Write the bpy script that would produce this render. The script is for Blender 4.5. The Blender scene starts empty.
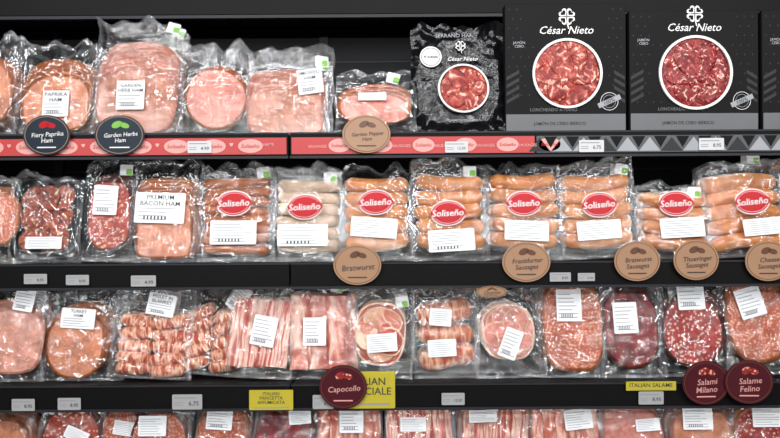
import bpy, math, random
from mathutils import Vector, Matrix, noise
random.seed(7)
sc = bpy.context.scene
col = sc.collection
try:
    sc.view_settings.view_transform = 'Standard'
    sc.view_settings.look = 'None'
except Exception: pass

# ---------------------------------------------------------------- scale
S = 360.0      # photo pixels per metre on the shelf-front plane (y=0)
D = 2.4        # camera distance to that plane
Z0 = 1.35      # camera height
def K(y): return (D + y) / D / S
def PX(px, y=0.0): return (px - 390) * K(y)
def PZ(py, px=390, y=0.0): return Z0 - (py + (px - 390) * 0.0064 - 219) * K(y)

# ---------------------------------------------------------------- materials
MATS = {}
def newmat(name):
    m = bpy.data.materials.new(name); m.use_nodes = True
    MATS[name] = m
    nt = m.node_tree
    return m, nt, nt.nodes['Principled BSDF']
def c4(c): return (c[0], c[1], c[2], 1)
def flat(name, c, rough=0.5, metal=0.0, spec=0.5, bump=0, bscale=200):
    m, nt, b = newmat(name)
    b.inputs['Roughness'].default_value = rough
    b.inputs['Metallic'].default_value = metal
    b.inputs['Specular IOR Level'].default_value = spec
    tc = nt.nodes.new('ShaderNodeTexCoord')
    n = nt.nodes.new('ShaderNodeTexNoise'); n.inputs['Scale'].default_value = bscale if bump else 12
    nt.links.new(tc.outputs['Object'], n.inputs['Vector'])
    r = nt.nodes.new('ShaderNodeValToRGB')
    r.color_ramp.elements[0].position = .3; r.color_ramp.elements[1].position = .7
    r.color_ramp.elements[0].color = c4([v * .92 for v in c]); r.color_ramp.elements[1].color = c4(c)
    nt.links.new(n.outputs['Fac'], r.inputs['Fac']); nt.links.new(r.outputs['Color'], b.inputs['Base Color'])
    if bump:
        bp = nt.nodes.new('ShaderNodeBump'); bp.inputs['Strength'].default_value = bump; bp.inputs['Distance'].default_value = .002
        nt.links.new(n.outputs['Fac'], bp.inputs['Height']); nt.links.new(bp.outputs['Normal'], b.inputs['Normal'])
    return m
def deep(c): return (c[0] ** 1.12, c[1] ** 1.13, c[2] ** 1.13)
def meat(name, stops, tex='noise', scale=60, vs=(1, 1, 1), detail=3, dist=0.0, rough=.4, bump=.15,
         fleck=None, fleck_scale=150, fleck_thr=.3, vary=(.78, 1.1)):
    """procedural meat on the 'puv' coordinate"""
    stops = [(p, deep(c)) for p, c in stops]
    m, nt, b = newmat(name); N = nt.nodes; L = nt.links
    at = N.new('ShaderNodeAttribute'); at.attribute_name = 'puv'
    oi = N.new('ShaderNodeObjectInfo')
    mul = N.new('ShaderNodeVectorMath'); mul.operation = 'MULTIPLY'; mul.inputs[1].default_value = vs
    L.new(at.outputs['Vector'], mul.inputs[0])
    cmb = N.new('ShaderNodeCombineXYZ')
    mm = N.new('ShaderNodeMath'); mm.operation = 'MULTIPLY'; mm.inputs[1].default_value = 7.0
    L.new(oi.outputs['Random'], mm.inputs[0]); L.new(mm.outputs[0], cmb.inputs['Z'])
    add = N.new('ShaderNodeVectorMath'); add.operation = 'ADD'
    L.new(mul.outputs[0], add.inputs[0]); L.new(cmb.outputs[0], add.inputs[1])
    if tex == 'noise':
        t = N.new('ShaderNodeTexNoise'); t.inputs['Detail'].default_value = detail
        t.inputs['Distortion'].default_value = dist; out = t.outputs['Fac']
    else:
        t = N.new('ShaderNodeTexVoronoi'); out = t.outputs['Distance']
    t.inputs['Scale'].default_value = scale
    L.new(add.outputs[0], t.inputs['Vector'])
    r = N.new('ShaderNodeValToRGB'); cr = r.color_ramp
    while len(cr.elements) < len(stops): cr.elements.new(.5)
    for e, (p, c) in zip(cr.elements, stops): e.position = p; e.color = c4(c)
    L.new(out, r.inputs['Fac']); colr = r.outputs['Color']
    if fleck:
        v = N.new('ShaderNodeTexVoronoi'); v.inputs['Scale'].default_value = fleck_scale
        n2 = N.new('ShaderNodeTexNoise'); n2.inputs['Scale'].default_value = fleck_scale * .8
        L.new(add.outputs[0], n2.inputs['Vector'])
        mxv = N.new('ShaderNodeVectorMath'); mxv.operation = 'SCALE'; mxv.inputs['Scale'].default_value = .6 / fleck_scale
        L.new(n2.outputs['Color'], mxv.inputs[0])
        ad2 = N.new('ShaderNodeVectorMath'); ad2.operation = 'ADD'
        L.new(add.outputs[0], ad2.inputs[0]); L.new(mxv.outputs[0], ad2.inputs[1]); L.new(ad2.outputs[0], v.inputs['Vector'])
        mr = N.new('ShaderNodeMapRange'); mr.inputs['From Min'].default_value = fleck_thr; mr.inputs['From Max'].default_value = fleck_thr + .12
        mr.inputs['To Min'].default_value = 1; mr.inputs['To Max'].default_value = 0
        L.new(v.outputs['Distance'], mr.inputs['Value'])
        mx = N.new('ShaderNodeMix'); mx.data_type = 'RGBA'; mx.inputs[7].default_value = c4(deep(fleck))
        L.new(mr.outputs[0], mx.inputs[0]); L.new(colr, mx.inputs[6]); colr = mx.outputs[2]
    n3 = N.new('ShaderNodeTexNoise'); n3.inputs['Scale'].default_value = 18
    L.new(at.outputs['Vector'], n3.inputs['Vector'])
    m3 = N.new('ShaderNodeMapRange'); m3.inputs['From Min'].default_value = .3; m3.inputs['From Max'].default_value = .7
    m3.inputs['To Min'].default_value = vary[0]; m3.inputs['To Max'].default_value = vary[1]
    L.new(n3.outputs['Fac'], m3.inputs['Value'])
    sm = N.new('ShaderNodeVectorMath'); sm.operation = 'SCALE'
    L.new(colr, sm.inputs[0]); L.new(m3.outputs[0], sm.inputs['Scale'])
    L.new(sm.outputs[0], b.inputs['Base Color'])
    b.inputs['Roughness'].default_value = rough; b.inputs['Specular IOR Level'].default_value = .3
    if bump:
        bp = N.new('ShaderNodeBump'); bp.inputs['Strength'].default_value = bump; bp.inputs['Distance'].default_value = .002
        L.new(out, bp.inputs['Height']); L.new(bp.outputs['Normal'], b.inputs['Normal'])
    return m

meat('ham_pink', [(.3, (.58, .22, .17)), (.7, (.76, .37, .30))], scale=70, fleck=(.86, .55, .46), fleck_scale=120, fleck_thr=.1)
meat('ham_pale', [(.3, (.62, .32, .24)), (.7, (.78, .46, .37))], scale=60, fleck=(.86, .62, .53), fleck_scale=140, fleck_thr=.12)
meat('ham_tan', [(.3, (.54, .23, .13)), (.7, (.72, .36, .22))], scale=50, fleck=(.84, .54, .38), fleck_scale=120, fleck_thr=.12)
meat('ham_brown', [(.3, (.44, .19, .12)), (.7, (.60, .31, .22))], scale=55, fleck=(.76, .5, .38), fleck_scale=120, fleck_thr=.12)
meat('rind_orange', [(.3, (.28, .08, .025)), (.7, (.46, .17, .055))], scale=80)
meat('rind_pale', [(.3, (.80, .50, .36)), (.7, (.90, .68, .52))], scale=80)
meat('rind_pink', [(.3, (.42, .17, .12)), (.7, (.58, .28, .21))], scale=80)
meat('rind_dark', [(.3, (.08, .015, .01)), (.7, (.16, .03, .015))], scale=80)
meat('salami_red', [(.35, (.30, .022, .018)), (.65, (.48, .055, .04))], scale=90, fleck=(.80, .48, .40), fleck_scale=95, fleck_thr=.26)
meat('salami_fine', [(.35, (.46, .11, .055)), (.65, (.60, .20, .11))], scale=120, fleck=(.80, .52, .36), fleck_scale=150, fleck_thr=.28)
meat('chorizo', [(.35, (.34, .04, .02)), (.65, (.54, .10, .045))], scale=100, fleck=(.78, .46, .32), fleck_scale=80, fleck_thr=.24)
meat('dry_beef', [(.35, (.14, .008, .012)), (.6, (.34, .020, .026)), (.8, (.50, .07, .06))], scale=35, dist=1.5)
meat('cured_ham', [(.36, (.20, .018, .014)), (.48, (.40, .045, .03)), (.57, (.56, .13, .09)), (.65, (.86, .60, .48))],
     scale=26, dist=2.5, detail=4)
meat('cured_ham_dark', [(.36, (.12, .008, .010)), (.50, (.32, .02, .022)), (.59, (.48, .08, .07)), (.64, (.84, .62, .54))],
     scale=40, dist=2.5, detail=4)
meat('mix_meat', [(.36, (.09, .01, .008)), (.48, (.50, .10, .03)), (.58, (.20, .02, .012)), (.68, (.85, .50, .3))], scale=34, dist=2.0)
meat('bacon', [(.34, (.54, .12, .09)), (.44, (.68, .27, .21)), (.49, (.88, .66, .56)), (.57, (.86, .60, .50)), (.61, (.64, .22, .17)), (.7, (.85, .58, .48))],
     scale=1, vs=(4.0, 6, 1), detail=2, dist=.4, bump=.05)
meat('pancetta', [(.36, (.56, .14, .10)), (.50, (.70, .30, .22)), (.58, (.88, .62, .52))], scale=1, vs=(2.2, 9, 1), detail=3, dist=.8, bump=.05)
meat('bacon_wrap', [(.40, (.50, .12, .06)), (.46, (.68, .29, .16)), (.53, (.86, .60, .42)), (.60, (.62, .22, .12))],
     scale=1, vs=(3.5, 1.3, 1), detail=2, dist=.3, bump=.05)
meat('sausage_tan', [(.3, (.56, .225, .07)), (.7, (.72, .35, .13))], scale=30, rough=.28, bump=.03, vary=(.82, 1.08))
meat('sausage_orange', [(.3, (.40, .12, .035)), (.7, (.52, .19, .06))], scale=30, rough=.28, bump=.03)
meat('sausage_pale', [(.3, (.58, .43, .31)), (.7, (.70, .56, .43))], scale=40, rough=.28, bump=.03)

WHITE = (.82, .83, .84)
flat('label_white', WHITE, .45); flat('tag_shaded', (.38, .38, .38), .45); flat('tag_bright', (.62, .62, .62), .45); flat('ink', (.03, .03, .035), .5); flat('ink_grey', (.30, .30, .32), .5)  # lower price tags: shade of their holders put into the grey
flat('logo_red', (.46, .006, .012), .4, spec=.2); flat('logo_white', (.80, .78, .76), .4); flat('green', (.17, .45, .03), .4)
flat('yellow', (.52, .43, .03), .4); flat('maroon', (.065, .007, .013), .4, spec=.25); flat('teal', (.006, .017, .030), .4, spec=.25)
flat('peach', (.38, .21, .115), .45); flat('peach_dark', (.12, .045, .02), .4); flat('card_black', (.0095, .009, .0095), .6, spec=.12)
flat('card_grey', (.030, .031, .034), .5, spec=.2); flat('card_band', (.11, .112, .118), .4)
flat('tray_black', (.004, .004, .005), .3, spec=.2); flat('rail_black', (.004, .004, .0045), .5, spec=.12); flat('rail_edge', (.035, .035, .04), .5, .4, spec=.2)
flat('shelf_metal', (.007, .007, .008), .5, .2, spec=.15); flat('panel_dark', (.013, .0135, .015), .6, .1, spec=.15)
flat('panel_seam', (.028, .029, .032), .5, .3, spec=.2); flat('slot_black', (.002, .002, .002), .7)
flat('strip_red', (.50, .030, .030), .4); flat('strip_pink', (.72, .34, .30), .4); flat('strip_grey', (.06, .063, .068), .4)
flat('strip_light', (.32, .33, .35), .4); flat('floor_tile', (.16, .15, .145), .35); flat('ceil', (.06, .06, .06), .8)
flat('wallm', (.25, .25, .24), .7)

# plastic film: clear, creased, glossy ------------------------------------
def film(name, base_alpha, haze_amt, tint=(.90, .93, .96)):
    m = bpy.data.materials.new(name); m.use_nodes = True; MATS[name] = m
    nt = m.node_tree; N = nt.nodes; L = nt.links; N.remove(N['Principled BSDF']); out = N['Material Output']
    tr = N.new('ShaderNodeBsdfTransparent'); gl = N.new('ShaderNodeBsdfGlossy'); df = N.new('ShaderNodeBsdfDiffuse')
    gl.inputs['Roughness'].default_value = .07; gl.inputs['Color'].default_value = (1, 1, 1, 1); df.inputs['Color'].default_value = c4(tint)
    at = N.new('ShaderNodeAttribute'); at.attribute_name = 'puv'
    oi = N.new('ShaderNodeObjectInfo')
    tc = N.new('ShaderNodeTexCoord')
    ad = N.new('ShaderNodeVectorMath'); ad.operation = 'ADD'
    L.new(tc.outputs['Object'], ad.inputs[0]); L.new(oi.outputs['Random'], ad.inputs[1])
    n = N.new('ShaderNodeTexNoise'); n.inputs['Scale'].default_value = 16; n.inputs['Detail'].default_value = 2; n.inputs['Distortion'].default_value = 1.2
    L.new(ad.outputs[0], n.inputs['Vector'])
    sc_ = N.new('ShaderNodeVectorMath'); sc_.operation = 'SCALE'; sc_.inputs['Scale'].default_value = .04
    L.new(n.outputs['Color'], sc_.inputs[0])
    a2 = N.new('ShaderNodeVectorMath'); a2.operation = 'ADD'; L.new(ad.outputs[0], a2.inputs[0]); L.new(sc_.outputs[0], a2.inputs[1])
    v = N.new('ShaderNodeTexVoronoi'); v.inputs['Scale'].default_value = 26; L.new(a2.outputs[0], v.inputs['Vector'])
    mad = N.new('ShaderNodeMath'); mad.operation = 'MULTIPLY_ADD'; mad.inputs[1].default_value = .45
    L.new(v.outputs['Distance'], mad.inputs[0]); L.new(n.outputs['Fac'], mad.inputs[2])
    bp = N.new('ShaderNodeBump'); bp.inputs['Strength'].default_value = .7; bp.inputs['Distance'].default_value = .014
    L.new(mad.outputs[0], bp.inputs['Height'])
    L.new(bp.outputs['Normal'], gl.inputs['Normal'])
    lw = N.new('ShaderNodeFresnel'); lw.inputs['IOR'].default_value = 1.42; L.new(bp.outputs['Normal'], lw.inputs['Normal'])
    sep = N.new('ShaderNodeSeparateXYZ'); L.new(at.outputs['Vector'], sep.inputs[0])
    hz = N.new('ShaderNodeMath'); hz.operation = 'MULTIPLY_ADD'; hz.inputs[1].default_value = haze_amt; hz.inputs[2].default_value = base_alpha
    L.new(sep.outputs['Z'], hz.inputs[0])
    m1 = N.new('ShaderNodeMixShader'); L.new(hz.outputs[0], m1.inputs[0]); L.new(tr.outputs[0], m1.inputs[1]); L.new(df.outputs[0], m1.inputs[2])
    m2 = N.new('ShaderNodeMixShader'); fm = N.new('ShaderNodeMath'); fm.operation = 'MULTIPLY_ADD'; fm.inputs[1].default_value = 1.8; fm.inputs[2].default_value = .004; fm.use_clamp = True
    L.new(lw.outputs[0], fm.inputs[0]); L.new(fm.outputs[0], m2.inputs[0]); L.new(m1.outputs[0], m2.inputs[1]); L.new(gl.outputs[0], m2.inputs[2])
    L.new(m2.outputs[0], out.inputs[0])
film('film', .002, .045)
m, nt, b = newmat('black_film'); b.inputs['Base Color'].default_value = (.004, .004, .005, 1); b.inputs['Roughness'].default_value = .2; b.inputs['Specular IOR Level'].default_value = .4
n = nt.nodes.new('ShaderNodeTexNoise'); n.inputs['Scale'].default_value = 30; n.inputs['Distortion'].default_value = 1.5
bp = nt.nodes.new('ShaderNodeBump'); bp.inputs['Strength'].default_value = .3; bp.inputs['Distance'].default_value = .006
tc = nt.nodes.new('ShaderNodeTexCoord'); nt.links.new(tc.outputs['Object'], n.inputs['Vector'])
nt.links.new(n.outputs['Fac'], bp.inputs['Height']); nt.links.new(bp.outputs['Normal'], b.inputs['Normal'])

# ---------------------------------------------------------------- mesh builder
_txt = {}
def text_mesh(body):
    if body in _txt: return _txt[body]
    cu = bpy.data.curves.new('t', 'FONT'); cu.body = body; cu.align_x = 'CENTER'; cu.align_y = 'CENTER'; cu.resolution_u = 2
    cu.space_line = .95; cu.offset = .006
    ob = bpy.data.objects.new('t', cu); col.objects.link(ob)
    me = bpy.data.meshes.new_from_object(ob)
    vs = [v.co.copy() for v in me.vertices]; fs = [tuple(p.vertices) for p in me.polygons]
    bpy.data.objects.remove(ob); bpy.data.curves.remove(cu); bpy.data.meshes.remove(me)
    xs = [v.x for v in vs]; ys = [v.y for v in vs]
    cx, cy = (min(xs) + max(xs)) / 2, (min(ys) + max(ys)) / 2
    r = ([(v.x - cx, v.y - cy) for v in vs], fs, max(xs) - min(xs), max(ys) - min(ys)); _txt[body] = r
    return r

class MB:
    def __init__(s): s.v = []; s.f = []; s.m = []; s.uv = []; s.sm = []; s.mats = []
    def mi(s, n):
        if n not in s.mats: s.mats.append(n)
        return s.mats.index(n)
    def add(s, vs, fs, mat, smooth=True, uv=None):
        o = len(s.v); s.v += [tuple(v) for v in vs]
        s.uv += uv if uv else [(v[0], v[2], v[1]) for v in vs]
        if isinstance(mat, str): mat = [mat] * len(fs)
        for f, mm in zip(fs, mat):
            s.f.append([i + o for i in f]); s.m.append(s.mi(mm)); s.sm.append(smooth)
    def box(s, x0, x1, y0, y1, z0, z1, mat, bev=0.0):
        if bev <= 0:
            vs = [(x, y, z) for x in (x0, x1) for y in (y0, y1) for z in (z0, z1)]
            s.add(vs, [(0, 1, 3, 2), (4, 6, 7, 5), (0, 4, 5, 1), (2, 3, 7, 6), (0, 2, 6, 4), (1, 5, 7, 3)], mat, False); return
        def ring(y, i): 
            return [(x0 + i, y, z0 + bev), (x0 + bev, y, z0 + i), (x1 - bev, y, z0 + i), (x1 - i, y, z0 + bev),
                    (x1 - i, y, z1 - bev), (x1 - bev, y, z1 - i), (x0 + bev, y, z1 - i), (x0 + i, y, z1 - bev)]
        h = bev * .6
        vs = ring(y0, h) + ring(y0 + h, 0) + ring(y1 - h, 0) + ring(y1, h)
        fs = [tuple(range(7, -1, -1)), tuple(range(24, 32))]
        for r in range(3):
            for i in range(8): j = (i + 1) % 8; fs.append((r * 8 + i, r * 8 + j, r * 8 + 8 + j, r * 8 + 8 + i))
        s.add(vs, fs, mat, False)
    def plate(s, cx, cz, w, h, y, mat, rot=0, r=.15, t=.0012):
        rr = r * min(w, h); pts = []
        for (sx, sz, a0) in ((1, 1, 0), (-1, 1, 90), (-1, -1, 180), (1, -1, 270)):
            for k in range(4):
                a = math.radians(a0 + k * 30)
                pts.append((sx * (w / 2 - rr) + rr * math.cos(a), sz * (h / 2 - rr) + rr * math.sin(a)))
        s.poly(cx, cz, pts, y, mat, rot, t)
    def poly(s, cx, cz, pts, y, mat, rot=0, t=.0012):
        c, sn = math.cos(rot), math.sin(rot)
        P = [(cx + x * c - z * sn, cz + x * sn + z * c) for x, z in pts]; n = len(P)
        vs = [(x, y, z) for x, z in P] + [(x, y + t, z) for x, z in P]
        fs = [tuple(range(n)), tuple(range(2 * n - 1, n - 1, -1))] + [(i, i + n, (i + 1) % n + n, (i + 1) % n) for i in range(n)]
        s.add(vs, fs, mat, False)
    def disc(s, cx, cz, a, b, y, mat, rot=0, t=.0015, n=40):
        s.poly(cx, cz, [(a * math.cos(2 * math.pi * i / n), b * math.sin(2 * math.pi * i / n)) for i in range(n)], y, mat, rot, t)
    def ring(s, cx, cz, a, b, wd, y, mat, rot=0, n=40, t=.002):
        vs = []; c, sn = math.cos(rot), math.sin(rot)
        for i in range(n):
            th = 2 * math.pi * i / n
            for (A, B, yy) in ((a, b, y + t), (a, b, y), (a - wd, b - wd, y), (a - wd, b - wd, y + t)):
                x, z = A * math.cos(th), B * math.sin(th)
                vs.append((cx + x * c - z * sn, yy, cz + x * sn + z * c))
        fs = []
        for i in range(n):
            j = (i + 1) % n
            for k in range(3): fs.append((i * 4 + k, i * 4 + k + 1, j * 4 + k + 1, j * 4 + k))
        s.add(vs, fs, mat, False)
    def text(s, body, cx, cz, w, h, y, mat, rot=0, shear=0):
        vs, fs, W, H = text_mesh(body); k = min(w / W, h / H); c, sn = math.cos(rot), math.sin(rot)
        o = []
        for x, z in vs:
            x = x * k + shear * z * k; z = z * k
            o.append((cx + x * c - z * sn, y, cz + x * sn + z * c))
        s.add(o, fs, mat, False)
    def slice(s, cx, cz, y, a, b, n, t, face, rim, rimw=.06, seed=0, wav=.004, lean=0.0, rot=0, fat=None):
        seg = 44; rads = [0, .3, .6, .82, 1 - rimw, 1.0, 1.0, .95]; offs = [0, 0, 0, 0, 0, t * .3, t * .75, t]
        vs = []; uv = []; c, sn = math.cos(rot), math.sin(rot)
        for r, o in zip(rads, offs):
            for i in range(seg):
                th = 2 * math.pi * i / seg; ct, st = math.cos(th), math.sin(th)
                sx = math.copysign(abs(ct) ** (2 / n), ct); sz = math.copysign(abs(st) ** (2 / n), st)
                k = 1 + .06 * noise.noise(Vector((ct * 1.2, st * 1.2, seed * 3.7)))
                x, z = a * r * sx * k, b * r * sz * k
                yy = y + o + wav * noise.noise(Vector((x * 22, z * 22, seed * 5.1))) + lean * z
                X, Zz = x * c - z * sn, x * sn + z * c
                vs.append((cx + X, yy, cz + Zz)); uv.append((x + seed * .37, z + seed * .21, seed * .9))
        fs = []; ms = []
        for r in range(len(rads) - 1):
            for i in range(seg):
                j = (i + 1) % seg
                if r == 0: fs.append((i, seg + j, seg + i)); 
                else: fs.append((r * seg + i, r * seg + j, (r + 1) * seg + j, (r + 1) * seg + i))
                ms.append(face if r < 4 else rim)
        s.add(vs, fs, ms, True, uv)
    def tube(s, pts, rads, mat, seed=0, flat=.85, na=12, ulen=1.0):
        vs = []; uv = []; n = len(pts)
        for i, (p, r) in enumerate(zip(pts, rads)):
            q0 = Vector(pts[max(i - 1, 0)]); q1 = Vector(pts[min(i + 1, n - 1)])
            d = (q1 - q0).normalized(); up = Vector((0, 1, 0)); sd = d.cross(up).normalized()
            for k in range(na):
                th = 2 * math.pi * k / na
                o = sd * (math.cos(th) * r) + up * (math.sin(th) * r * flat)
                vs.append(Vector(p) + o); uv.append((i / n * ulen, th / 6.28 * .2 if ulen < 2 else math.cos(th) * .3, seed * 1.3))
        fs = [tuple(range(na))[::-1], tuple((n - 1) * na + k for k in range(na))]
        for i in range(n - 1):
            for k in range(na):
                j = (k + 1) % na; fs.append((i * na + k, i * na + j, (i + 1) * na + j, (i + 1) * na + k))
        s.add(vs, fs, mat, True, uv)
    def sausage(s, cx, cz, y, L, r, curve, mat, seed=0, rot=0, ulen=.3):
        pts = []; rads = []; n = 18; c, sn = math.cos(rot), math.sin(rot)
        for i in range(n):
            u = -math.cos(math.pi * i / (n - 1)); x = u * L / 2
            e = L / 2 - abs(x); rr = r * math.sqrt(max(0.0, 1 - max(0, (r - e) / r) ** 2)) if e < r else r
            rr = max(rr, r * .12) * (1 + .04 * noise.noise(Vector((x * 30, seed, 0))))
            z = curve * (u * u - .4) + .002 * noise.noise(Vector((x * 20, seed * 3, 1)))
            pts.append((cx + x * c - z * sn, y, cz + x * sn + z * c)); rads.append(rr)
        s.tube(pts, rads, mat, seed, ulen=ulen)
    def strip(s, cx, cz, y, w, h, mat, seed=0, turn=.25, rot=0):
        nx, nz = 6, 16; vs = []; uv = []; c, sn = math.cos(rot), math.sin(rot)
        for lay in (0, 1):
            for i in range(nx + 1):
                for k in range(nz + 1):
                    u = i / nx - .5; v = k / nz - .5
                    x = u * w + .004 * noise.noise(Vector((v * 4, seed * 2.2, u))) ; z = v * h * (1 + .03 * noise.noise(Vector((u * 5, seed, 3))))
                    yy = y + u * w * turn + .004 * noise.noise(Vector((u * 2, v * 6, seed * 1.7))) + lay * .003
                    vs.append((cx + x * c - z * sn, yy, cz + x * sn + z * c)); uv.append((u + seed * 2.3, v * h, seed * 1.9))
        fs = []; M = (nx + 1) * (nz + 1)
        for i in range(nx):
            for k in range(nz):
                a = i * (nz + 1) + k; q = (a, a + nz + 1, a + nz + 2, a + 1)
                fs.append(q); fs.append(tuple(v + M for v in q[::-1]))
        for k in range(nz):
            fs.append((k, k + 1, M + k + 1, M + k)); a = nx * (nz + 1) + k; fs.append((a, M + a, M + a + 1, a + 1))
        s.add(vs, fs, mat, True, uv)
    def bag(s, w, h, T, cx, cz, a, b, seed, mat='film', nexp=2.6, top=1.0):
        nx, nz = 42, 54; vs = []; uv = []
        R1 = [random.uniform(-1, 1) for _ in range(4)]
        # long folds pressed into the film
        rg = random.Random(int(seed * 100)); cr = []
        for _ in range(11):
            an = rg.uniform(0, math.pi); px = rg.uniform(-.5, .5) * w; pz = rg.choice((rg.uniform(.6, 1), rg.uniform(0, 1))) * h
            cr.append((px, pz, math.cos(an), math.sin(an), rg.uniform(.02, .07), rg.choice((-1, 1)) * rg.uniform(.5, 1)))
        for lay in (0, 1):
            for i in range(nx + 1):
                for k in range(nz + 1):
                    u = 2 * i / nx - 1; v = k / nz
                    x = u * w / 2; z = v * h
                    ex = 1 - abs(u); ez = min(v, 1 - v) * 2
                    x *= 1 - .06 * (noise.noise(Vector((v * 5, seed * 2, 0))) + .5) * (1 if abs(u) > .5 else abs(u) * 2)
                    if v > .5: z -= (v - .5) * 2 * h * .12 * (noise.noise(Vector((u * 2.5, seed * 2.9, 5))) + .3)
                    if abs(u) > .8 and v > .9: z -= (abs(u) - .8) * (v - .9) * h * 1.2
                    dx, dz = (x - cx) / a, (z - cz) / b
                    r = (abs(dx) ** nexp + abs(dz) ** nexp) ** (1 / nexp); th = math.atan2(dz, dx)
                    fall = 1 - min(1, max(0, (r - 1.0) / .35)); fall = fall * fall * (3 - 2 * fall)
                    edge = min(1, ex * 7, ez * 7)
                    if lay == 0: y = -T * (.12 + .88 * fall)
                    else: y = .002
                    out = 1 - fall
                    y += out * edge * .005 * math.sin(th * 17 + seed + 2 * noise.noise(Vector((x * 10, z * 10, seed))))
                    y -= (.0060 * out + .0022) * (1 - 2.2 * abs(noise.noise(Vector((x * 26, z * 26, seed * 3))))) * (1 if lay == 0 else .3)
                    y -= (.0034 * out + .0010) * (1 - 2.2 * abs(noise.noise(Vector((x * 60, z * 60, seed * 7))))) * (1 if lay == 0 else .3)
                    fz = 0
                    if lay == 0:
                        for (px, pz, ca, sa, ln, am) in cr:
                            al = (x - px) * ca + (z - pz) * sa; pe = -(x - px) * sa + (z - pz) * ca
                            if abs(al) < ln * 1.6 and abs(pe) < .016:
                                e = math.exp(-(pe / .0055) ** 2 - (al / ln) ** 2); y -= am * .0045 * e * (.5 + .5 * out); fz += e
                    if v > .72: y += (v - .72) ** 2 * h * 1.1 * (R1[0] + R1[1] * u)
                    if z < .008: y = min(y, 0.0)
                    if lay == 0: y = min(y, .0005)
                    q = abs(noise.noise(Vector((x * 22, z * 22, seed))))
                    vs.append((x, y, z)); hz = out * (.2 + 5.0 * q * q) + fz * 1.6
                    if ex < .06 or v > .96 or v < .03: hz += 1.4
                    uv.append((x, z, max(0, hz)))
        fs = []; M = (nx + 1) * (nz + 1)
        for i in range(nx):
            for k in range(nz):
                q0 = i * (nz + 1) + k; q = (q0, q0 + nz + 1, q0 + nz + 2, q0 + 1)
                fs.append(q); fs.append(tuple(v + M for v in q[::-1]))
        s.add(vs, fs, mat, True, uv)
    def build(s, name, loc=(0, 0, 0), rot=(0, 0, 0), parent=None):
        me = bpy.data.meshes.new(name); me.from_pydata(s.v, [], s.f)
        for n in s.mats: me.materials.append(MATS[n])
        me.polygons.foreach_set('material_index', s.m); me.polygons.foreach_set('use_smooth', s.sm)
        at = me.attributes.new('puv', 'FLOAT_VECTOR', 'POINT'); flatv = [c for t in s.uv for c in t]
        at.data.foreach_set('vector', flatv); me.update()
        ob = bpy.data.objects.new(name, me); col.objects.link(ob); ob.location = loc; ob.rotation_euler = rot
        if parent: ob.parent = parent
        return ob

# ---------------------------------------------------------------- the case
SH = [PZ(133), PZ(263), PZ(384), PZ(506)]       # shelf-top heights
RH = .068
case = bpy.data.objects.new('refrigerated_display_case', None); col.objects.link(case)
XL, XR = -1.45, 1.45; YB = .46
m = MB(); m.box(XL, XR, YB, YB + .05, 0, 2.25, 'panel_dark')
for px in (325, 60, 590): 
    x = PX(px, YB); m.box(x - .014, x + .014, YB - .012, YB, .1, 2.2, 'panel_seam')
    for k in range(60): m.box(x - .004, x + .004, YB - .0135, YB - .0118, .3 + k * .03, .312 + k * .03, 'slot_black')
for z in (PZ(30, 390, YB), PZ(62, 390, YB), PZ(170, 390, YB)): m.box(XL, XR, YB - .004, YB, z - .002, z + .002, 'panel_seam')
m.build('back_panel', parent=case)
m = MB()
m.box(XL - .04, XL, -.03, YB + .05, 0, 2.25, 'panel_dark', .005); m.box(XR, XR + .04, -.03, YB + .05, 0, 2.25, 'panel_dark', .005)
m.build('side_panels', parent=case)
m = MB(); m.box(XL, XR, .24, YB, PZ(14, 390, .24), 2.25, 'rail_black', .004)
m.box(XL, XR, .235, .26, PZ(17, 390, .235), PZ(14, 390, .235), 'rail_edge')
m.build('canopy', parent=case)
m = MB(); m.box(XL, XR, -.02, YB, .0, SH[3] - .07, 'rail_black', .01); m.build('base_plinth', parent=case)
XB = PX(290)
for i, z in enumerate(SH):
    m = MB()
    for (a, c) in ((XL, XB - .002), (XB + .002, XR)):
        m.box(a, c, .0, YB - .012, z - .022, z - .0005, 'shelf_metal', .002)
        m.box(a, c, -.010, .0, z - RH, z + .003, 'rail_black', .002)
        m.box(a, c, -.016, -.008, z - RH - .002, z - RH + .005, 'rail_edge', .001)
        m.box(a, c, -.013, -.009, z - .002, z + .002, 'rail_edge')
        for bx in (a + .02, c - .02): m.box(bx - .002, bx + .002, .02, YB - .02, z - .05, z - .022, 'shelf_metal')
    m.build('shelf_%d' % (i + 1), parent=case)

# printed strips on the upper rail
def gx(px): return PX(px, -.012)
zt, zb = SH[0] - .012, SH[0] - .058; zc = (zt + zb) / 2
m = MB()
m.plate((XL + gx(287)) / 2, zc, gx(287) - XL, zt - zb, -.013, 'strip_red', 0, .03)
m.plate((gx(292) + gx(535)) / 2, zc, gx(535) - gx(292), zt - zb, -.013, 'strip_red', 0, .03)
for k, px in enumerate(range(-8, 280, 37)):
    m.disc(gx(px), zc, .034, .019, -.0142, 'strip_pink'); m.text('Soliseño', gx(px), zc, .05, .014, -.0148, 'logo_red', 0, .2)
    m.text('HAMS' if k % 2 else '♥', gx(px + 18), zc + .004, .03, .010, -.0146, 'strip_pink')
for k, px in enumerate(range(318, 530, 42)):
    m.disc(gx(px + 22), zc, .030, .019, -.0142, 'strip_pink'); m.text('Soliseño', gx(px + 22), zc, .045, .013, -.0148, 'logo_red', 0, .2)
    m.text('SAUSAGES', gx(px), zc - .002, .05, .012, -.0146, 'strip_pink')
m.plate((gx(537) + XR) / 2, zc, XR - gx(537), zt - zb, -.013, 'strip_grey', 0, .03)
px = 540
while px < 880:
    w = .03
    m.poly(gx(px), zc, [(-w, -.02), (w, -.02), (0, .018)], -.0142, 'strip_light' if (px // 22) % 3 else 'card_grey', 0, .001)
    m.poly(gx(px + 11), zc, [(-w * .6, .021), (0, -.010), (w * .6, .021)], -.0148, 'card_black', 0, .001)
    px += 22
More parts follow.
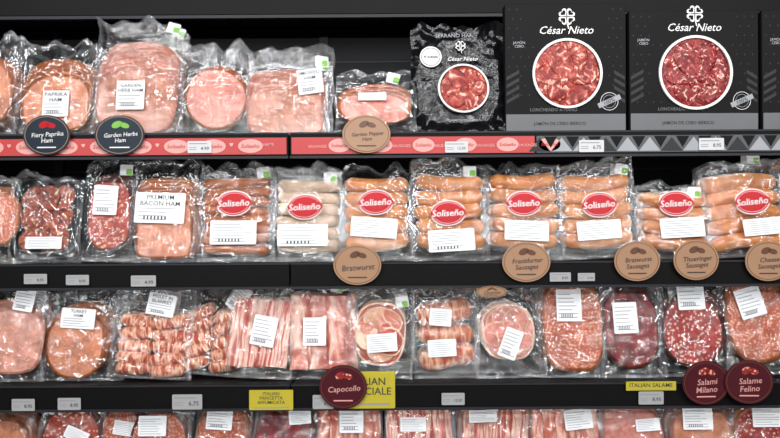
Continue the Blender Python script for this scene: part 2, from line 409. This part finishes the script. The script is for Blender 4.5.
m.build('printed_shelf_strip', parent=case)

# ---------------------------------------------------------------- price tags and signs
def price_tag(px, py, w=24, h=12, mat='label_white', txt='8,95', name='price_tag', y=-.0185):
    m = MB(); k = K(y); w *= k; h *= k
    m.plate(0, 0, w, h, 0, mat, 0, .08, .0015)
    m.text(txt, w * .22, -h * .12, w * .34, h * .34, -.0006, 'ink')
    m.plate(-w * .06, h * .28, w * .75, h * .08, -.0005, 'ink_grey', 0, .1, .0005)
    for j in range(2): m.plate(-w * .28, -h * (.05 + .16 * j), w * .3, h * .06, -.0005, 'ink_grey', 0, .1, .0005)
    m.build(name, (PX(px, y), y, PZ(py, px, y)))
for (x, y, w, h) in ((200, 147, 24, 12), (457, 147, 23, 11), (592, 146, 25, 12), (712, 144, 25, 12), (35, 279, 23, 10), (77, 280, 23, 10), (143, 281, 25, 11),
                     (560, 277, 21, 9), (586, 277, 17, 8), (22, 405, 23, 12), (68, 404, 23, 12), (186, 402, 30, 15), (322, 402, 21, 14), (650, 398, 25, 13), (452, 399, 23, 12)):
    price_tag(x, y, w, h, 'tag_bright' if y < 200 else 'tag_shaded', random.choice(['8,95', '12,50', '4.99', '6,75']))
def big_tag(px, py, w, h, body, name='yellow_product_tag', y=-.020):
    m = MB(); k = K(y); w *= k; h *= k
    m.plate(0, 0, w, h, 0, 'yellow', 0, .04, .0015); m.text(body, 0, h * .1, w * .86, h * .6, -.0006, 'ink')
    m.plate(0, -h * .38, w * .8, h * .05, -.0005, 'ink_grey', 0, .1, .0005)
    m.build(name, (PX(px, y), y, PZ(py, px, y)))
big_tag(270, 400, 44, 20, 'ITALIAN\nPANCETTA\nAFFUMICATA'); big_tag(366, 390, 56, 37, '            ITALIAN\n            PRINCIALE')
big_tag(650, 386, 50, 9, 'ITALIAN SALAME', 'yellow_product_tag')

def oval_sign(px, py, rx, ry, mat, ringm, txtm, body, name, icon, y=-.026):
    m = MB(); k = K(y); a, b = rx * k, ry * k
    m.disc(0, 0, a, b, 0, mat, 0, .003); m.ring(0, 0, a * .93, b * .93, .0015, -.0008, ringm, t=.001)
    m.text(body, a * .05, -b * .12, a * 1.35, b * .62, -.0012, txtm, .06, .15)
    m.disc(-a * .1, b * .52, a * .22, b * .16, -.001, icon, .4, .0008); m.disc(a * .2, b * .48, a * .2, b * .13, -.001, icon, -.3, .0008)
    m.plate(0, -b * .62, a * .8, b * .06, -.001, txtm, 0, .2, .0006)
    m.box(-.006, .006, .003, .0095, -.01, .01, 'rail_black')
    m.build(name, (PX(px, y), y, PZ(py, px, y)), (0, 0, random.uniform(-.05, .05)))
oval_sign(47, 135, 24, 20, 'teal', 'peach', 'logo_white', 'Fiery Paprika\nHam', 'oval_ham_sign', 'logo_red')
oval_sign(120, 135, 25, 20, 'teal', 'peach', 'logo_white', 'Garden Herbs\nHam', 'oval_ham_sign', 'green')
oval_sign(367, 134, 24, 19, 'peach', 'peach_dark', 'ink', 'Garden Pepper\nHam', 'oval_ham_sign', 'peach_dark')
for (x, y, t) in ((357, 265, 'Bratwurst'), (526, 262, 'Frankfurter\nSausages'), (637, 261, 'Bratwurst\nSausages'), (696, 260, 'Thueringer\nSausages'), (768, 261, 'Cheese\nSausages')):
    oval_sign(x, y, 24 if x < 600 else 23, 20, 'peach', 'peach_dark', 'ink', t, 'oval_sausage_sign', 'peach_dark')
for (x, y, t) in ((342, 387, 'Capocollo'), (705, 383, 'Salami\nMilano'), (748, 382, 'Salame\nFelino')):
    oval_sign(x, y, 24, 22, 'maroon', 'peach_dark', 'strip_pink', t, 'oval_salami_sign', 'salami_red', y=-.030 if x < 740 else -.037)
oval_sign(491, 292, 15, 6, 'peach', 'peach_dark', 'ink', 'Chorizo', 'oval_sausage_sign', 'peach_dark')

# ---------------------------------------------------------------- packs
def label(m, lx, lz, w, h, y, txt=None, rot=0, lines=3):
    m.plate(lx, lz, w, h, y, 'label_white', rot, .05, .001)
    c, sn = math.cos(rot), math.sin(rot)
    def at(x, z): return lx + x * c - z * sn, lz + x * sn + z * c
    if txt:
        p = at(0, h * .25); m.text(txt, p[0], p[1], w * .88, h * .36, y - .0006, 'ink', rot)
        z = h * -.02
    else: z = h * .34
    while z > -h * .42:
        ww = w * random.uniform(.5, .85); p = at(-(w * .86 - ww) / 2, z)
        m.plate(p[0], p[1], ww, max(.0010, h * .025), y - .0005, 'ink_grey', rot, .1, .0004); z -= max(.0046, h * .12)
    if h > .06:
        for k in range(7):
            p = at(w * (-.3 + .07 * k), -h * .33); m.plate(p[0], p[1], w * .03, h * .12, y - .0006, 'ink', rot, .05, .0004)

LEAN = math.radians(11)
seedc = [0]
def pack(name, row, x0, x1, y0, y1, content, labels=(), T=.022, tilt=0, dy=0.0, logo=None, sticker=None, dup=True):
    seedc[0] += 1; sd = seedc[0] * 1.37
    yb = .040 + T + dy; k = K(yb); w = (x1 - x0) * k; h = (y1 - y0) * k / math.cos(LEAN) * 1.03; xc = (x0 + x1) / 2
    m = MB()
    def lc(px, py): return (px - xc) * k, (y1 - py) * k * 1.02
    kind = content[0]; f = -T
    cx = cz = 0; a = w * .4; b = h * .42
    if kind == 'stack':
        _, px, py, a, b, ne, cnt, dz, dx, face, rim = content
        cx, cz = lc(px, py); a *= k; b *= k
        st = (T - .006) / cnt
        for i in range(cnt):
            o = cnt - 1 - i
            m.slice(cx + (dx * k) * (o - cnt / 2), cz + (dz * k) * (o - cnt / 2), f + .003 + o * st, a - abs(dx * k) * cnt / 2 * .6, b - abs(dz * k) * cnt / 2 * .9, ne, st * .95, face, rim, .08, sd + i * 1.1, .003, 0, random.uniform(-.04, .04))
        nexp = max(2.2, ne)
    elif kind == 'sausages':
        _, cnt, r, cv, mt, zl, zh = content; r *= k; cx, cz = lc(xc, (zl + zh) / 2); b = abs(zh - zl) / 2 * k + .004; a = w * .44
        for i in range(cnt):
            zz = lc(xc, zl + (zh - zl) * (i + .5) / cnt)[1]
            m.sausage(random.uniform(-.004, .004), zz, f + r * .85 + .003 + .003 * (i % 2), w * .86, r, cv * k, mt, sd + i, random.uniform(-.05, .05))
        nexp = 3.5
    elif kind == 'rolls':
        _, cols, cnt, r, mt, zl, zh, rot = content; r *= k; cx, cz = lc(xc, (zl + zh) / 2); b = abs(zh - zl) / 2 * k; a = w * .42
        for cc in range(cols):
            for i in range(cnt):
                zz = lc(xc, zl + (zh - zl) * (i + .5) / cnt)[1]
                xx = (cc - (cols - 1) / 2) * w * .8 / cols
                m.sausage(xx + random.uniform(-.003, .003), zz + random.uniform(-.003, .003), f + r * .85 + .003, w * .84 / cols, r * random.uniform(.9, 1.05), .002, mt, sd + i * 1.7 + cc * 5, rot + random.uniform(-.15, .15), ulen=3.0)
        nexp = 3
    elif kind == 'strips':
        _, cnt, zl, zh, rot = content[:5]; mt = content[5] if len(content) > 5 else 'bacon'
        cx, cz = lc(xc, (zl + zh) / 2); b = abs(zh - zl) / 2 * k; a = w * .42
        sw = w * .8 / cnt * 1.6
        for i in range(cnt):
            xx = -w * .4 + w * .8 * (i + .5) / cnt
            m.strip(xx, cz, f + .008, sw, 2 * b * random.uniform(.93, .98), mt, sd + i, .22, rot + random.uniform(-.05, .05))
        m.slice(0, cz, f + .014, w * .41, b * .96, 6, .004, 'ham_pink', 'rind_pale', .05, sd)
        nexp = 4
    elif kind == 'folds':
        _, px, py, a, b, face = content; cx, cz = lc(px, py); a *= k; b *= k
        m.slice(cx, cz, f + .014, a, b, 2.6, .004, face, 'rind_pale', .06, sd)
        for i in range(7):
            an = i * 2.4; rr = .45 if i else 0
            m.slice(cx + a * rr * math.cos(an), cz + b * rr * math.sin(an), f + .004 + .0015 * (i % 4), a * .52, b * .45, 2.2, .0025, face, 'rind_pale', .1, sd + i * 1.3, .010, random.uniform(-.08, .08), an)
        nexp = 2.6
    elif kind == 'tray':
        a = w * .44; b = h * .45; cx, cz = 0, h * .5
        m.slice(0, cz, f + .017, w * .46, h * .47, 7, .004, 'tray_black', 'tray_black', .05, sd, 0)
        seg = 48; vs = []
        for i in range(seg):
            th = 2 * math.pi * i / seg; ct, st = math.cos(th), math.sin(th); e = 2 / 7
            sx = math.copysign(abs(ct) ** e, ct); sz = math.copysign(abs(st) ** e, st)
            for q, yy in ((.47, .017), (.47, .003), (.41, .003), (.38, .016)): vs.append((sx * w * q, f + yy, cz + sz * h * (q + .01)))
        m.add(vs, [(i * 4 + j, i * 4 + j + 1, ((i + 1) % seg) * 4 + j + 1, ((i + 1) % seg) * 4 + j) for i in range(seg) for j in range(3)], 'tray_black')
        for i in range(9):
            m.slice(w * .19 * ((i % 3) - 1) + random.uniform(-.004, .004), cz + h * .23 * (i // 3 - 1), f + .006 + .001 * (i % 2), w * .15, h * .15, 2.3, .006, content[1], 'rind_dark', .08, sd + i, .008, 0, random.uniform(-1, 1))
        nexp = 6
    m.bag(w, h, T, cx, cz, a * 1.06, b * 1.06, sd, 'film', nexp)
    for lb in labels:
        px, py, lw, lh = lb[:4]; txt = lb[4] if len(lb) > 4 else None; rt = lb[5] if len(lb) > 5 else 0
        lx, lz = lc(px, py); label(m, lx, lz, lw * k, lh * k, -T - .0085, txt, math.radians(rt))
    if logo:
        lx, lz = lc(logo[0], logo[1]); yy = -T - .0095; rt = logo[2] if len(logo) > 2 else .05; A, B = 17.5 * k, 13 * k
        m.disc(lx, lz, A, B, yy, 'logo_white', rt); m.disc(lx, lz, A * .95, B * .93, yy - .0005, 'logo_red', rt)
        m.ring(lx, lz, A * .86, B * .82, .0008, yy - .0009, 'logo_white', rt, t=.0005)
        m.plate(lx, lz, A * 2.0, B * .66, yy - .001, 'logo_red', rt, .4, .001); m.text('Soliseño', lx, lz, A * 1.8, B * .55, yy - .0026, 'logo_white', rt, .15)
    if sticker:
        lx, lz = lc(*sticker[:2]); yy = -T * .5 - .007; rt = random.uniform(-.3, .2)
        m.plate(lx, lz, 13 * k, 11 * k, yy, 'label_white', rt, .1); m.plate(lx + 3 * k, lz - 2 * k, 6 * k, 6 * k, yy - .0005, 'green', rt, .2)
    t = math.radians(tilt); lift = abs(math.sin(t)) * w / 2 + .001
    ob = m.build(name, (PX(xc, yb), yb, SH[row] + lift), (-LEAN, t, 0))
    if dup:
        o2 = bpy.data.objects.new(name, ob.data); col.objects.link(o2)
        o2.location = (ob.location.x + random.uniform(-.008, .008), yb + .075, ob.location.z); o2.rotation_euler = (-LEAN, random.uniform(-.01, .01), 0)
        o2.location.z += .0012
    return ob

R1, R2, R3, R4 = 132, 262, 383, 505
# ---- row 1
pack('sliced_ham_pack', 0, -56, 19, 26, R1, ('stack', -20, 85, 32, 38, 2.6, 6, 1.2, 0, 'ham_tan', 'rind_orange'), [(-22, 95, 24, 26)])
pack('sliced_ham_pack', 0, 18, 97, 34, R1, ('stack', 57, 90, 35, 40, 2.5, 8, 2.6, 0, 'ham_tan', 'rind_orange'), [(58, 101, 26, 27, 'PAPRIKA\nHAM')], dy=.006)
pack('sliced_ham_pack', 0, 94, 184, 17, R1, ('stack', 137, 82, 40, 50, 3, 10, 3.4, 0, 'ham_brown', 'rind_pink'), [(132, 93, 28, 30, 'GARDEN\nHERB HAM')], sticker=(171, 22))
pack('sliced_ham_pack', 0, 172, 248, 40, R1, ('stack', 214, 95, 31, 34, 2.05, 4, 1.0, 0, 'ham_pink', 'rind_orange'), [], dy=.014, tilt=4)
pack('sliced_ham_pack', 0, 247, 335, 44, R1, ('stack', 286, 98, 38, 36, 5, 8, 3.2, 0, 'ham_brown', 'rind_pink'), [(311, 80, 25, 26, 'SMOKED\nHAM', 8)], sticker=(322, 58))
pack('sliced_ham_pack', 0, 334, 419, 66, R1, ('stack', 375, 101, 37, 22, 2.3, 6, 2.0, 0, 'ham_pink', 'rind_orange'), [(373, 96, 28, 8)], sticker=(394, 76), dup=False)

def window(m, cx, cz, R, y, face, depth=.004):
    m.slice(cx, cz, y - .001, R * .98, R * .98, 2, .003, face, face, .03, random.random() * 9, .003)
    for i in range(6):
        an = i * 1.05; m.slice(cx + R * .42 * math.cos(an), cz + R * .42 * math.sin(an), y - .003 - .0007 * (i % 3), R * .5, R * .36, 2.2, .002, face, face, .07, i * 2.3 + cx * 9, .006, 0, an)
    m.ring(cx, cz, R * 1.06, R * 1.06, R * .075, y - .006, 'logo_white', t=.007, n=56)
def clover(m, cx, cz, r, y, mat='logo_white', inner='card_black'):
    for i in range(4):
        an = math.pi / 4 + i * math.pi / 2
        px, pz = cx + r * .52 * math.cos(an), cz + r * .52 * math.sin(an)
        pts = []
        for j in range(28):
            t = 2 * math.pi * j / 28
            hx = math.sin(t) ** 3; hz = (13 * math.cos(t) - 5 * math.cos(2 * t) - 2 * math.cos(3 * t) - math.cos(4 * t)) / 16
            pts.append((hx * r * .50, hz * r * .46))
        m.poly(px, pz, pts, y, mat, an - math.pi / 2, .0006)
        m.poly(px, pz, [(x * .6, z * .6) for x, z in pts], y - .0005, inner, an - math.pi / 2, .0005)
    m.plate(cx + r * .12, cz - r * 1.0, r * .12, r * .6, y, mat, .25, .2, .0006)

k = K(.07); m = MB(); w, h = 97 * k, 116 * k
m.bag(w, h, .024, 0, h * .45, w * .4, h * .36, 91.3, 'black_film', 3)
wx, wz = (464 - 459) * k, (132 - 88) * k
window(m, wx, wz, 24 * k, -.034, 'cured_ham'); clover(m, wx - 2 * k, (132 - 43) * k, 6 * k, -.036)
m.text('César Nieto', wx, (132 - 57) * k, 30 * k, 8 * k, -.0375, 'logo_white', 0, .25)
m.disc((432 - 459) * k, (132 - 54) * k, 11 * k, 11 * k, -.033, 'logo_white'); m.ring((432 - 459) * k, (132 - 54) * k, 9.5 * k, 9.5 * k, .0015, -.034, 'peach_dark'); m.text('4 meses', (432 - 459) * k, (132 - 54) * k, 14 * k, 6 * k, -.0345, 'ink')
m.text('SERRANO HAM', wx - 8 * k, (132 - 32) * k, 46 * k, 4 * k, -.036, 'strip_light')
m.text('JAMÓN DE CEBO', wx, (132 - 121) * k, 60 * k, 4 * k, -.036, 'strip_light')
m.build('black_cured_ham_bag', (PX(459, .07), .07, SH[0] + .001), (-LEAN, 0, 0))

def carton(x0, x1, ytop, wx, wy, R, yb, turn=0, face='cured_ham'):
    k = K(yb); w = (x1 - x0) * k; h = (132 - ytop) * k; xc = (x0 + x1) / 2; m = MB()
    m.box(-w / 2, w / 2, 0, .05, 0, h, 'card_black', .002)
    lx, lz = (wx - xc) * k, (132 - wy) * k; R *= k
    rows = int(h / (9.5 * k)); cols = int(w / (8 * k))
    for r in range(rows):
        for c in range(cols):
            x = -w / 2 + (c + .5 + (r % 2) * .5) * 8 * k; z = h - (r + .6) * 9.5 * k
            if x > w / 2 - .006 or z < 30 * k: continue
            if math.hypot(x - lx, z - lz) < R * 1.25: continue
            if abs(x - lx) < 42 * k and z > lz + R * 1.05: continue
            m.poly(x, z, [(0, -.0028), (.0022, 0), (0, .0028), (-.0022, 0)], -.0005, 'card_grey', 0, .0005)
    for i in range(4):
        m.poly(-w / 2 + .004, lz - R * .2 - i * .022, [(0, 0), (.036, .02), (.036, .030), (0, .010)], -.0006, 'card_grey', 0, .0006)
        m.poly(w / 2 - .004, lz - R * .2 - i * .022, [(0, 0), (0, .010), (-.03, .028), (-.03, .018)], -.0006, 'card_grey', 0, .0006)
    m.plate(0, 10 * k, w * .985, 19 * k, -.0015, 'card_band', 0, .03, .0015)
    m.text('JAMÓN DE CEBO IBÉRICO', -w * .05, 10 * k, w * .6, 5 * k, -.0022, 'card_grey')
    m.text('LONCHEADO A MANO', -w * .1, 24 * k, w * .6, 3.2 * k, -.001, 'card_band')
    window(m, lx, lz, R, -.002, face)
    clover(m, lx, lz + R + 24 * k, 9.5 * k, -.001)
    m.text('César Nieto', lx, lz + R + 10.5 * k, 54 * k, 12 * k, -.0015, 'logo_white', 0, .3)
    bx, bz = w / 2 - 17 * k, 32 * k
    m.ring(bx, bz, 9 * k, 9 * k, .0014, -.0012, 'logo_white', t=.001); m.ring(bx, bz, 6.5 * k, 6.5 * k, .001, -.0012, 'strip_light', t=.001)
    m.plate(bx, bz, 24 * k, 5 * k, -.002, 'strip_light', .4, .1, .0015); m.text('100%', bx, bz, 12 * k, 4 * k, -.0026, 'ink', .4)
    m.text('JAMÓN\nCEBO', -w / 2 + 14 * k, lz + R * .9, 12 * k, 7 * k, -.001, 'strip_light')
    m.build('cured_ham_gift_box', (PX(xc, yb), yb, SH[0] + .0005), (0, 0, turn))
carton(506, 627, 2, 568, 72, 33, .055)
carton(630, 760, 10, 696, 72, 35, .055, .02, 'cured_ham_dark')
carton(763, 892, 10, 828, 72, 35, .055)

# ---- row 2
pack('sliced_salami_pack', 1, -50, 18, 176, R2, ('stack', -10, 215, 28, 32, 2.4, 5, 1, 0, 'salami_fine', 'rind_orange'), [(-14, 220, 20, 22)])
pack('cured_meat_tray', 1, 9, 83, 176, R2, ('tray', 'mix_meat'), [(46, 243, 36, 12)], dy=.006)
pack('sliced_chorizo_pack', 1, 78, 131, 156, R2, ('stack', 107, 212, 22, 40, 3, 6, 1.4, 0, 'chorizo', 'rind_dark'), [(103, 202, 24, 30)], dy=.016, tilt=2, sticker=(120, 170))
pack('bacon_ham_pack', 1, 129, 196, 158, R2, ('stack', 164, 216, 28, 42, 6, 9, 3.4, 0, 'ham_tan', 'rind_orange'), [(160, 209, 50, 31, 'PREMIUM\nBACON HAM', -2)])
pack('sausage_pack', 1, 196, 273, 164, R2, ('sausages', 8, 5.0, 0, 'sausage_orange', 178, 254), [(234, 234, 46, 24)], logo=(234, 205), sticker=(262, 173), dy=.006)
pack('sausage_pack', 1, 271, 343, 166, R2, ('sausages', 6, 6.4, 1, 'sausage_pale', 180, 252), [(303, 237, 50, 22)], logo=(305, 209), sticker=(330, 178))
pack('sausage_pack', 1, 339, 413, 166, R2, ('sausages', 5, 7.6, 4, 'sausage_tan', 178, 250), [(374, 230, 46, 20, None, -4)], logo=(376, 205), dy=.012)
pack('sausage_pack', 1, 411, 489, 160, R2, ('sausages', 5, 7.8, 3, 'sausage_tan', 176, 250), [(451, 243, 46, 22, None, 3)], logo=(448, 216), sticker=(471, 173))
pack('sausage_pack', 1, 487, 564, 166, R2, ('sausages', 5, 7.7, 5, 'sausage_tan', 175, 250), [(526, 234, 44, 20, None, -3)], logo=(524, 207), dy=.01)
pack('sausage_pack', 1, 562, 641, 160, R2, ('sausages', 5, 7.6, 4, 'sausage_tan', 178, 250), [(599, 235, 44, 19, None, 2)], logo=(601, 210), sticker=(628, 174), tilt=-2)
pack('sausage_pack', 1, 639, 714, 184, R2, ('sausages', 4, 7.2, 4, 'sausage_tan', 196, 252), [(681, 232, 44, 20, None, 3)], logo=(676, 208), sticker=(697, 196), dy=.012)
pack('sausage_pack', 1, 706, 792, 168, R2, ('sausages', 5, 8.0, -5, 'sausage_tan', 180, 254), [(767, 234, 48, 17, None, 2)], logo=(755, 209), sticker=(764, 165), tilt=-3)
pack('sausage_pack', 1, 790, 866, 168, R2, ('sausages', 5, 7.6, 4, 'sausage_tan', 178, 250), [(828, 232, 46, 20)], logo=(828, 207))
# ---- row 3
pack('sliced_ham_pack', 2, -34, 44, 288, R3, ('stack', 8, 338, 34, 38, 2.8, 5, 2.4, -1, 'ham_pale', 'rind_pink'), [(22, 303, 20, 24, None, -10)])
pack('turkey_ham_pack', 2, 38, 126, 290, R3, ('stack', 77, 343, 31, 38, 2.4, 5, 2, 1, 'ham_tan', 'rind_orange'), [(77, 323, 34, 20, 'TURKEY\nHAM', -4)], dy=.012)
pack('bacon_wrapped_sausage_pack', 2, 106, 190, 288, R3, ('rolls', 2, 5, 6.6, 'bacon_wrap', 322, 380, .1), [(156, 311, 28, 22, 'PIGLET IN\nBLANKET', -8)], tilt=3)
pack('bacon_wrapped_sausage_pack', 2, 166, 246, 288, R3, ('rolls', 2, 5, 6.8, 'bacon_wrap', 318, 378, .3), [(231, 306, 16, 26, None, -32)], dy=.03, tilt=5)
pack('bacon_pack', 2, 224, 291, 290, R3, ('strips', 5, 304, 374, -.12), [(261, 337, 24, 30, None, -8)], tilt=3)
pack('bacon_pack', 2, 288, 357, 285, R3, ('strips', 3, 298, 376, .02, 'pancetta'), [(314, 337, 23, 28)], dy=.008, sticker=(336, 293))
pack('folded_cured_ham_pack', 2, 342, 413, 292, R3, ('folds', 378, 340, 26, 32, 'bacon_wrap'), [(380, 349, 30, 18, None, 6)], tilt=2, sticker=(399, 308))
pack('stuffed_meat_roll_pack', 2, 412, 480, 287, R3, ('rolls', 1, 3, 10.5, 'bacon_wrap', 306, 374, .05), [(440, 324, 22, 17, None, -5), (441, 354, 28, 17, None, 3)], dy=.01)
pack('folded_cured_ham_pack', 2, 474, 547, 294, R3, ('folds', 509, 338, 27, 28, 'ham_pink'), [(510, 350, 18, 30, None, -22)], tilt=-1, sticker=(526, 347))
pack('sliced_salami_pack', 2, 537, 604, 283, R3, ('stack', 573, 332, 31, 46, 3.2, 3, .8, 0, 'salami_fine', 'rind_orange'), [(569, 313, 25, 32)], dy=.01)
pack('dried_beef_pack', 2, 601, 666, 287, R3, ('stack', 631, 333, 28, 42, 2.6, 3, .8, 0, 'dry_beef', 'rind_dark'), [(625, 325, 24, 31, None, 2)])
pack('sliced_salami_pack', 2, 658, 734, 284, R3, ('stack', 697, 335, 33, 40, 2.3, 6, 1.2, 1.4, 'salami_red', 'rind_dark'), [(692, 303, 27, 31, None, 2)], dy=.012)
pack('sliced_salami_pack', 2, 726, 796, 284, R3, ('stack', 762, 328, 31, 44, 2.5, 3, .8, 0, 'salami_fine', 'rind_orange'), [(755, 312, 26, 30, None, 12)], tilt=-3)
pack('sliced_salami_pack', 2, 792, 862, 284, R3, ('stack', 828, 328, 31, 44, 2.5, 3, .8, 0, 'salami_red', 'rind_orange'), [(825, 312, 26, 30)])
# ---- row 4
pack('sliced_ham_pack', 3, -44, 30, 412, R4, ('stack', -6, 458, 33, 40, 2.6, 5, 1.5, 0, 'ham_tan', 'rind_orange'), [])
pack('sliced_chorizo_pack', 3, 26, 92, 408, R4, ('stack', 60, 458, 30, 44, 3, 5, 1, 0, 'chorizo', 'rind_dark'), [(66, 445, 24, 12, None, -15)], tilt=8)
pack('sliced_salami_pack', 3, 82, 130, 408, R4, ('stack', 106, 458, 22, 44, 3, 5, 1, 0, 'salami_fine', 'rind_dark'), [(112, 440, 22, 14)], dy=.018, tilt=9)
pack('sliced_salami_pack', 3, 124, 190, 408, R4, ('stack', 156, 458, 29, 45, 3, 5, 1, 0, 'salami_fine', 'rind_dark'), [(150, 434, 28, 20)])
pack('sliced_salami_pack', 3, 188, 246, 408, R4, ('stack', 216, 458, 27, 44, 3, 5, 1, 0, 'salami_fine', 'rind_orange'), [(212, 430, 26, 22)], dy=.006, tilt=4)
pack('dried_beef_pack', 3, 244, 312, 406, R4, ('stack', 276, 458, 30, 44, 3, 4, 1, 0, 'dry_beef', 'rind_dark'), [(290, 428, 22, 14, None, 10)], tilt=6)
pack('bacon_pack', 3, 312, 382, 408, R4, ('strips', 4, 414, 500, .02, 'pancetta'), [(350, 430, 24, 26)], dy=.008)
pack('bacon_pack', 3, 382, 456, 408, R4, ('strips', 5, 414, 500, .03), [(412, 434, 26, 14)])
pack('bacon_pack', 3, 454, 530, 408, R4, ('strips', 5, 414, 500, -.02), [(478, 430, 28, 12, None, 5)], dy=.008, tilt=3)
pack('bacon_pack', 3, 528, 604, 406, R4, ('strips', 5, 414, 500, .02, 'pancetta'), [(578, 430, 28, 20, None, 6)])
pack('sliced_ham_pack', 3, 602, 672, 406, R4, ('stack', 636, 458, 31, 44, 3, 5, 1, 0, 'ham_pink', 'rind_pink'), [(652, 440, 24, 12)], dy=.008, tilt=-4)
pack('sliced_ham_pack', 3, 668, 738, 406, R4, ('stack', 703, 458, 31, 44, 3, 5, 1, 0, 'ham_tan', 'rind_pink'), [(698, 430, 30, 22)])
pack('sliced_salami_pack', 3, 730, 798, 406, R4, ('stack', 764, 458, 31, 44, 3, 4, 1, 0, 'salami_red', 'rind_orange'), [(768, 430, 30, 20)], dy=.01)

# ---------------------------------------------------------------- room
def room(name, b, mat):
    m = MB(); m.box(*b, mat); return m.build(name)
room('floor', (-4, 4, -5, .6, -.05, 0), 'floor_tile')
room('ceiling', (-4, 4, -5, .6, 3.3, 3.35), 'ceil')
room('wall_back', (-4, 4, .55, .6, 0, 3.3), 'wallm')

# ---------------------------------------------------------------- lights
def area(name, loc, tgt, sx, sy, e, c=(.985, .99, 1)):
    l = bpy.data.lights.new(name, 'AREA'); l.shape = 'RECTANGLE'; l.size = sx; l.size_y = sy; l.energy = e; l.color = c
    o = bpy.data.objects.new(name, l); col.objects.link(o); o.location = loc
    d = Vector(tgt) - Vector(loc); o.rotation_euler = d.to_track_quat('-Z', 'Y').to_euler()
for i, (x, y) in enumerate(((-1.3, -1.5), (1.3, -1.5), (0, -1.5))):
    area('ceiling_lamp', (x, y, 2.9), (x * .6, 0, 1.2), 1.1, .08, 10)
for i, x in enumerate((-2.4, -1.2, 0, 1.2, 2.4)):
    area('ceiling_lamp', (x, -3.0, 2.75), (x * .5, 0, 1.2), .08, .8, 20)
    area('aisle_fill', (x * 1.1 + .5, -4.3, 2.3), (x * .3, 0, 1.0), .6, .07, 18)  # low front fill, added to even out the packs and lower rows
for z in SH[:3]:
    area('shelf_fill', (0, .016, z - .03), (0, .07, z - .3), 2.7, .012, 1.1)  # weak strips added under the shelves to brighten the pack tops
w = bpy.data.worlds.new('World'); sc.world = w; w.use_nodes = True
w.node_tree.nodes['Background'].inputs[0].default_value = (.9, .95, 1, 1); w.node_tree.nodes['Background'].inputs[1].default_value = .06

# ---------------------------------------------------------------- camera
cd = bpy.data.cameras.new('camera'); cam = bpy.data.objects.new('camera', cd); col.objects.link(cam)
cam.location = (0, -D, Z0); cd.sensor_width = 36; cd.lens = 36 * D / (780 / S)
cam.rotation_euler = (Matrix.Rotation(math.radians(90), 4, 'X') @ Matrix.Rotation(-.0064, 4, 'Z')).to_euler()
sc.camera = cam
